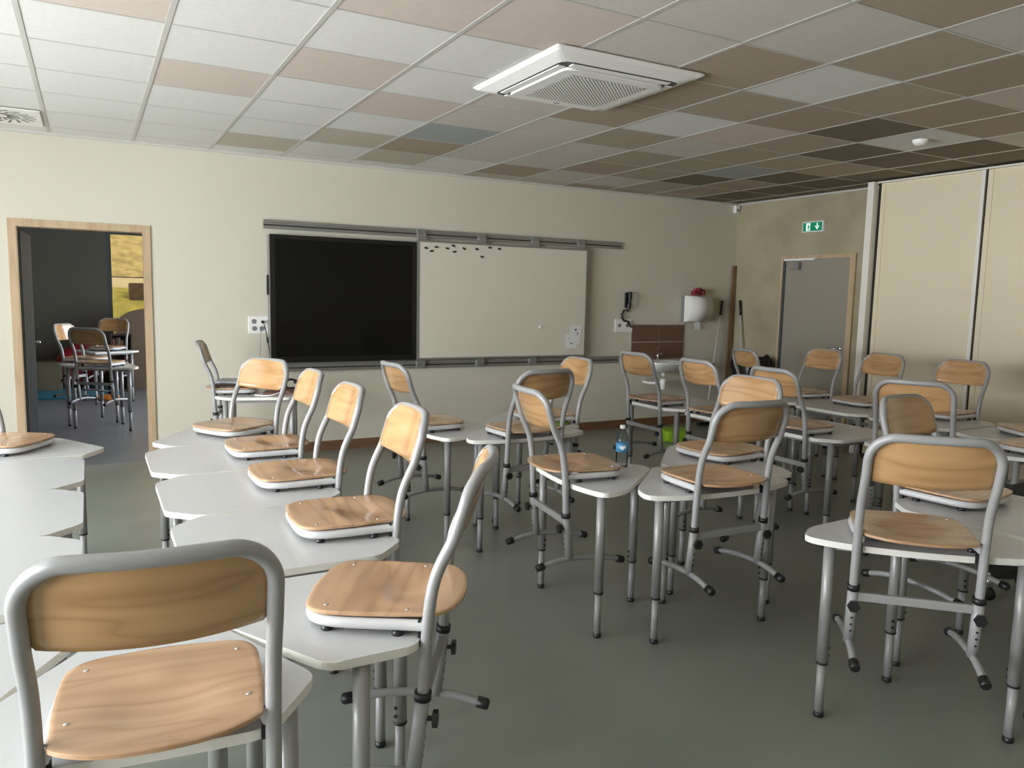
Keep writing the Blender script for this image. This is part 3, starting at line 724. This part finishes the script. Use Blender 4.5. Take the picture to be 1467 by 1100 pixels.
q = MB(); q.prism(round_poly([(-.15, -.15), (.15, -.15), (.15, .15), (-.15, .15)], .06), 0, .12, GREEN, GREEN, .02); o = q.build('floor_cushion', None, (5.82, -.88, 0), R(-20)); tag(o, 'lime green cushion on the floor below the washbasin', 'cushion')

# computer gear on the wall desk
def onT(lx, ly): return loc_on(1.137, -.66, 345, lx, ly)
def flat(nm, label, cat, lx, ly, rot, w, d, z0, th, m, bev=.003):
    x, y = onT(lx, ly); q = MB(); q.box(-w/2, w/2, -d/2, d/2, 0, th, m, bev); o = q.build(nm, None, (x, y, z0), R(345+rot)); return tag(o, label, cat)
flat('laptop', 'closed dark laptop on the seat of the chair by the front wall', 'laptop', .14, -.0, 8, .33, .23, H+.061, .022, DARKW)
flat('folder', 'brown folder lying on the wall desk', 'folder', .50, -.04, -4, .26, .30, H+.0003, .014, FOLDER)
flat('document_stack', 'stack of grey documents on the dark laptop', 'papers', .15, .0, -10, .30, .22, H+.0835, .022, PLASTG)
t = thing('desk_camera', 'black folding desk camera at the right end of the wall desk', 'camera', (*onT(.56, .19), H), R(-10))
MB().box(-.05, .05, -.04, .04, 0, .015, BLACK, .004).build('base', t); q = MB(); q.tube(smooth_path([(-.03, 0, .015), (-.03, 0, .06), (.0, 0, .085), (.05, 0, .075)]), .01, BLACK, 8); q.build('arm', t); MB().box(.03, .09, -.03, .03, .05, .08, BLACK, .006).build('head', t)
q = MB(); q.tube(smooth_path([(*onT(.30, -.20), H+.004), (*onT(.42, -.27), H+.006), (*onT(.52, -.24), H+.03), (*onT(.60, -.10), H+.006), (*onT(.64, .05), H+.005)]), .0035, PLASTW, 8); tag(q.build('white_cable'), 'white cable curling over the edge of the wall desk', 'cable')

# black swivel chair at the right edge
t = thing('swivel_chair', 'black swivel chair half hidden at the right edge', 'office chair', (4.53, -5.36, 0))
q = MB()
for k in range(5):
    a = 2*PI*k/5+2.295; q.bar((0, 0, .19), (.33*math.cos(a), .33*math.sin(a), .15), .06, .06, BLACK, .006)
q.build('star_base', t)
for k in range(5):
    a = 2*PI*k/5+2.295; q = MB(); q.lathe([(.01, -.022), (.034, -.020), (.034, .020), (.01, .022)], BLACK, 14, Matrix.Translation((.33*math.cos(a), .33*math.sin(a), .0345)) @ Matrix.Rotation(a, 4, 'Z') @ Matrix.Rotation(PI/2, 4, 'X')); q.cyl((.33*math.cos(a), .33*math.sin(a), .05), (.33*math.cos(a), .33*math.sin(a), .15), .020, CHROME); q.build('caster', t)
MB().cyl((0, 0, .16), (0, 0, .43), .035, BLACK).build('gas_lift', t)
q = MB(); q.prism(round_poly([(-.24, -.24), (.24, -.24), (.24, .24), (-.24, .24)], .08), .43, .605, BLACKF, BLACKF, .03); q.build('seat', t)
q = MB(); q.prism(round_poly([(-.22, .50), (.22, .50), (.20, .56), (-.20, .56)], .02), 0, 0.001, BLACKF); q.bm.clear()
q.box(-.2, .2, -.30, -.25, .66, 1.02, BLACKF, .02); q.bar((0, -.20, .44), (0, -.275, .70), .05, .02, BLACK); q.build('backrest', t)

# ------------------------------------------------------------------ next room
X0, X1, Y1 = -1.6, 3.4, 6.4
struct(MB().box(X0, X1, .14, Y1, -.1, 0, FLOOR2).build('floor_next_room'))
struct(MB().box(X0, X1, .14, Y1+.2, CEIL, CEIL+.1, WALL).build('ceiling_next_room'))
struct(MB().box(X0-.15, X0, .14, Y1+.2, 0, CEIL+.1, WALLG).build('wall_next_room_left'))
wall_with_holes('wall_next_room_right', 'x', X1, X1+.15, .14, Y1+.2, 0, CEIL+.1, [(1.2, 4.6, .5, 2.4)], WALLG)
q = MB(); q.box(X1+.05, X1+.09, 1.2, 4.6, .5, .55, DARKG); q.box(X1+.05, X1+.09, 1.2, 4.6, 2.35, 2.4, DARKG); q.box(X1+.05, X1+.09, 2.88, 2.93, .55, 2.35, DARKG); q.box(X1+.05, X1+.09, 1.2, 1.25, .55, 2.35, DARKG); q.box(X1+.05, X1+.09, 4.55, 4.6, .55, 2.35, DARKG)
w5 = struct(q.build('window_5')); MB().box(X1+.068, X1+.072, 1.25, 4.55, .55, 2.35, TINT).build('pane', w5)
wx0, wx1, wz = .50, 2.9, 2.36
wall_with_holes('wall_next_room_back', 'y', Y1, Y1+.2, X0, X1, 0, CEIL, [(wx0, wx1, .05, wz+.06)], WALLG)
q = MB(); 
for (a, b_, c_, d_) in ((wx0, wx0+.06, .05, wz+.06), (wx1-.06, wx1, .05, wz+.06), (wx0+.06, wx1-.06, wz, wz+.06), (wx0+.06, wx1-.06, .05, .11), (wx0+.06, wx1-.06, 1.69, 1.705), (1.7, 1.76, .11, 1.69)): q.box(a, b_, Y1+.03, Y1+.09, c_, d_, DARKG)
w4 = struct(q.build('window_4')); MB().box(wx0+.06, wx1-.06, Y1+.058, Y1+.062, .11, wz, SCRN).build('pane', w4)
q = MB(); q.box(-.9, .62, 4.75, 6.35, .001, .03, BLUEM, .01); tag(q.build('play_mat'), 'blue play mat on the floor of the next room', 'mat')
t = thing('storage_crate', 'olive brown storage crate on the blue mat', 'crate', (-.31, 5.75, .031)); MB().box(-.16, .16, -.18, .18, 0, .37, CRATE, .01).build('body', t); MB().box(-.17, .17, -.19, .19, .3705, .40, CRATE, .008).build('lid', t)
q = MB(); bmesh.ops.create_uvsphere(q.bm, u_segments=24, v_segments=14, radius=.33)
for v in q.bm.verts:
    v.co.z = v.co.z*1.05+.31
    v.co.z = max(v.co.z, .0); v.co += Vector((.03*math.sin(9*v.co.y), .03*math.sin(7*v.co.x), .02*math.sin(11*v.co.x)))
for f_ in q.bm.faces: f_.smooth = True
q.mats.append(RED); o = q.build('bean_bag', None, (.09, 6.0, .031)); tag(o, 'dark red bean bag beside the crate', 'bean bag')
t = thing('play_house_panel', 'brown arched play panel with red half-round openings', 'toy', (1.02, 5.75, 0))
n = 24; arch = [(-.45, 0), (.45, 0), (.45, .95)]+[(.45*math.cos(PI*k/n), .95+.27*math.sin(PI*k/n)) for k in range(1, n)]+[(-.45, .95)]
MB().prism(arch, -.02, .02, TOYW, TOYW, .002, Matrix.Rotation(PI/2, 4, 'X')).build('board', t)
for z in (.68, .06):
    MB().prism([(.12*math.cos(PI*k/16)+.10, .11*math.sin(PI*k/16)+z) for k in range(17)], .0205, .024, RED, M=Matrix.Rotation(PI/2, 4, 'X')).build('red_half_disc', t)
t = thing('bookcase', 'low dark bookcase behind the rear chair of the next room', 'bookcase', (.63, 5.50, 0))
q = MB(); q.box(-.14, -.12, -.12, .12, 0, .85, DARKW); q.box(.12, .14, -.12, .12, 0, .85, DARKW)
for z in (0, .28, .55, .83): q.box(-.12, .12, -.12, .12, z, z+.02, DARKW)
q.box(-.12, .12, .10, .12, 0, .83, DARKW); q.build('carcass', t)
for k in range(6):
    x = -.115+.037*k; c_ = [FOLDER, DARKW, CRATE, FOLDER, RED][k % 5]; q = MB(); q.box(0, .03, 0, .15, 0, random.uniform(.17, .23), c_); o = q.build('book', None, (.63+x, 5.40, .571 if k < 4 else .301)); tag(o, 'book on the %s shelf of the dark bookcase' % ('upper' if k < 4 else 'middle'), 'book', 'books in the dark bookcase')
q = MB(); q.prism([(.16*math.cos(2*PI*k/24), .16*math.sin(2*PI*k/24)) for k in range(24)], 0, .05, ORANGE, ORANGE, .01); o = q.build('floor_disc', None, (.42, 4.55, .001)); tag(o, 'orange play disc on the floor of the next room', 'toy')

# ------------------------------------------------------------------ outdoors behind the next room's window
GRASS = mat('dry_grass', (.50, .40, .19), .9, var=.35, vscale=6.)
LAWN = mat('yellow_green_grass', (.40, .36, .09), .9, var=.3, vscale=9.)
CONC = mat('pale_path', (.62, .52, .36), .9)
STONE = mat('dark_brick', (.13, .09, .075), .85, var=.3, vscale=12)
g = MB(); 
for (ya, za, yb, zb, mm) in ((Y1+.22, .35, 10., 1.54, LAWN), (10., 1.54, 10.5, 1.75, CONC)): g.face([g.bm.verts.new(p) for p in ((-10, ya, za), (22, ya, za), (22, yb, zb), (-10, yb, zb))], mm)
tag(g.build('lawn'), 'sunlit yellow green lawn seen through the golden window', 'grass', kind='stuff')
g = MB(); A = [(-10, 10.5, 1.75), (22, 10.5, 1.75), (22, 24., 9.), (-10, 24., 9.)]; g.face([g.bm.verts.new(p) for p in A], GRASS)
g.box(-10, 22, 24., 24.3, -.1, 9., GRASS); tag(g.build('dry_bank'), 'steep bank of dry golden grass seen through the window', 'bank')
g = MB(); g.box(.92, 2.2, 9.3, 9.65, 1.22, 1.63, STONE, .02); tag(g.build('stone_block'), 'dark stone block on the lawn outside the window', 'block')

# ------------------------------------------------------------------ light
w = bpy.data.worlds.new('sky'); scn.world = w; w.use_nodes = True
bg = w.node_tree.nodes['Background']; bg.inputs[0].default_value = (.935, .968, 1., 1); bg.inputs[1].default_value = 14.8
for a, b_ in WINS:
    L = bpy.data.lights.new('window_portal', 'AREA'); L.shape = 'RECTANGLE'; L.size = 2.05; L.size_y = b_-a; L.cycles.is_portal = True
    o = bpy.data.objects.new('window_portal', L); COL.objects.link(o); o.location = (XL-.26, (a+b_)/2, 1.375); o.rotation_euler = (0, -PI/2, 0)
L = bpy.data.lights.new('window_portal', 'AREA'); L.shape = 'RECTANGLE'; L.size = wx1-wx0; L.size_y = 2.3; L.cycles.is_portal = True
o = bpy.data.objects.new('window_portal', L); COL.objects.link(o); o.location = ((wx0+wx1)/2, Y1+.21, 1.2); o.rotation_euler = (-PI/2, 0, 0)
L = bpy.data.lights.new('window_portal', 'AREA'); L.shape = 'RECTANGLE'; L.size = 1.9; L.size_y = 3.4; L.cycles.is_portal = True
o = bpy.data.objects.new('window_portal', L); COL.objects.link(o); o.location = (X1+.16, 2.9, 1.45); o.rotation_euler = (0, PI/2, 0)
S = bpy.data.lights.new('sun', 'SUN'); S.energy = 14.; S.color = (1., .9, .74); S.angle = R(.6)
o = bpy.data.objects.new('sun', S); COL.objects.link(o)
d = Vector((-.45, .55, -.75)).normalized(); o.rotation_euler = d.to_track_quat('-Z', 'Y').to_euler()

# ------------------------------------------------------------------ camera
cam = bpy.data.cameras.new('camera'); co = bpy.data.objects.new('camera', cam); COL.objects.link(co)
cam.sensor_width = 36.; cam.lens = 36.*1100.95/1467.; cam.clip_start = .02
def rotm(a, b, c):
    return Matrix.Rotation(a, 3, 'Z') @ Matrix.Rotation(b, 3, 'X') @ Matrix.Rotation(c, 3, 'Y')
Mx = rotm(-.502632, -.1131544, -.02143181)
rt, fw, up = Mx.col[0], Mx.col[1], Mx.col[2]
co.matrix_world = Matrix.Translation(C_CAM) @ Matrix((rt, up, -fw)).transposed().to_4x4()
scn.camera = co
scn.view_settings.view_transform = 'Standard'; scn.view_settings.look = 'None'; scn.view_settings.gamma = 1.
scn.view_settings.use_curve_mapping = False
scn.view_settings.exposure = .84
scn.cycles.use_denoising = True
scn.cycles.max_bounces = 10; scn.cycles.diffuse_bounces = 6; scn.cycles.sample_clamp_indirect = 8.
scn.cycles.caustics_reflective = False; scn.cycles.caustics_refractive = False
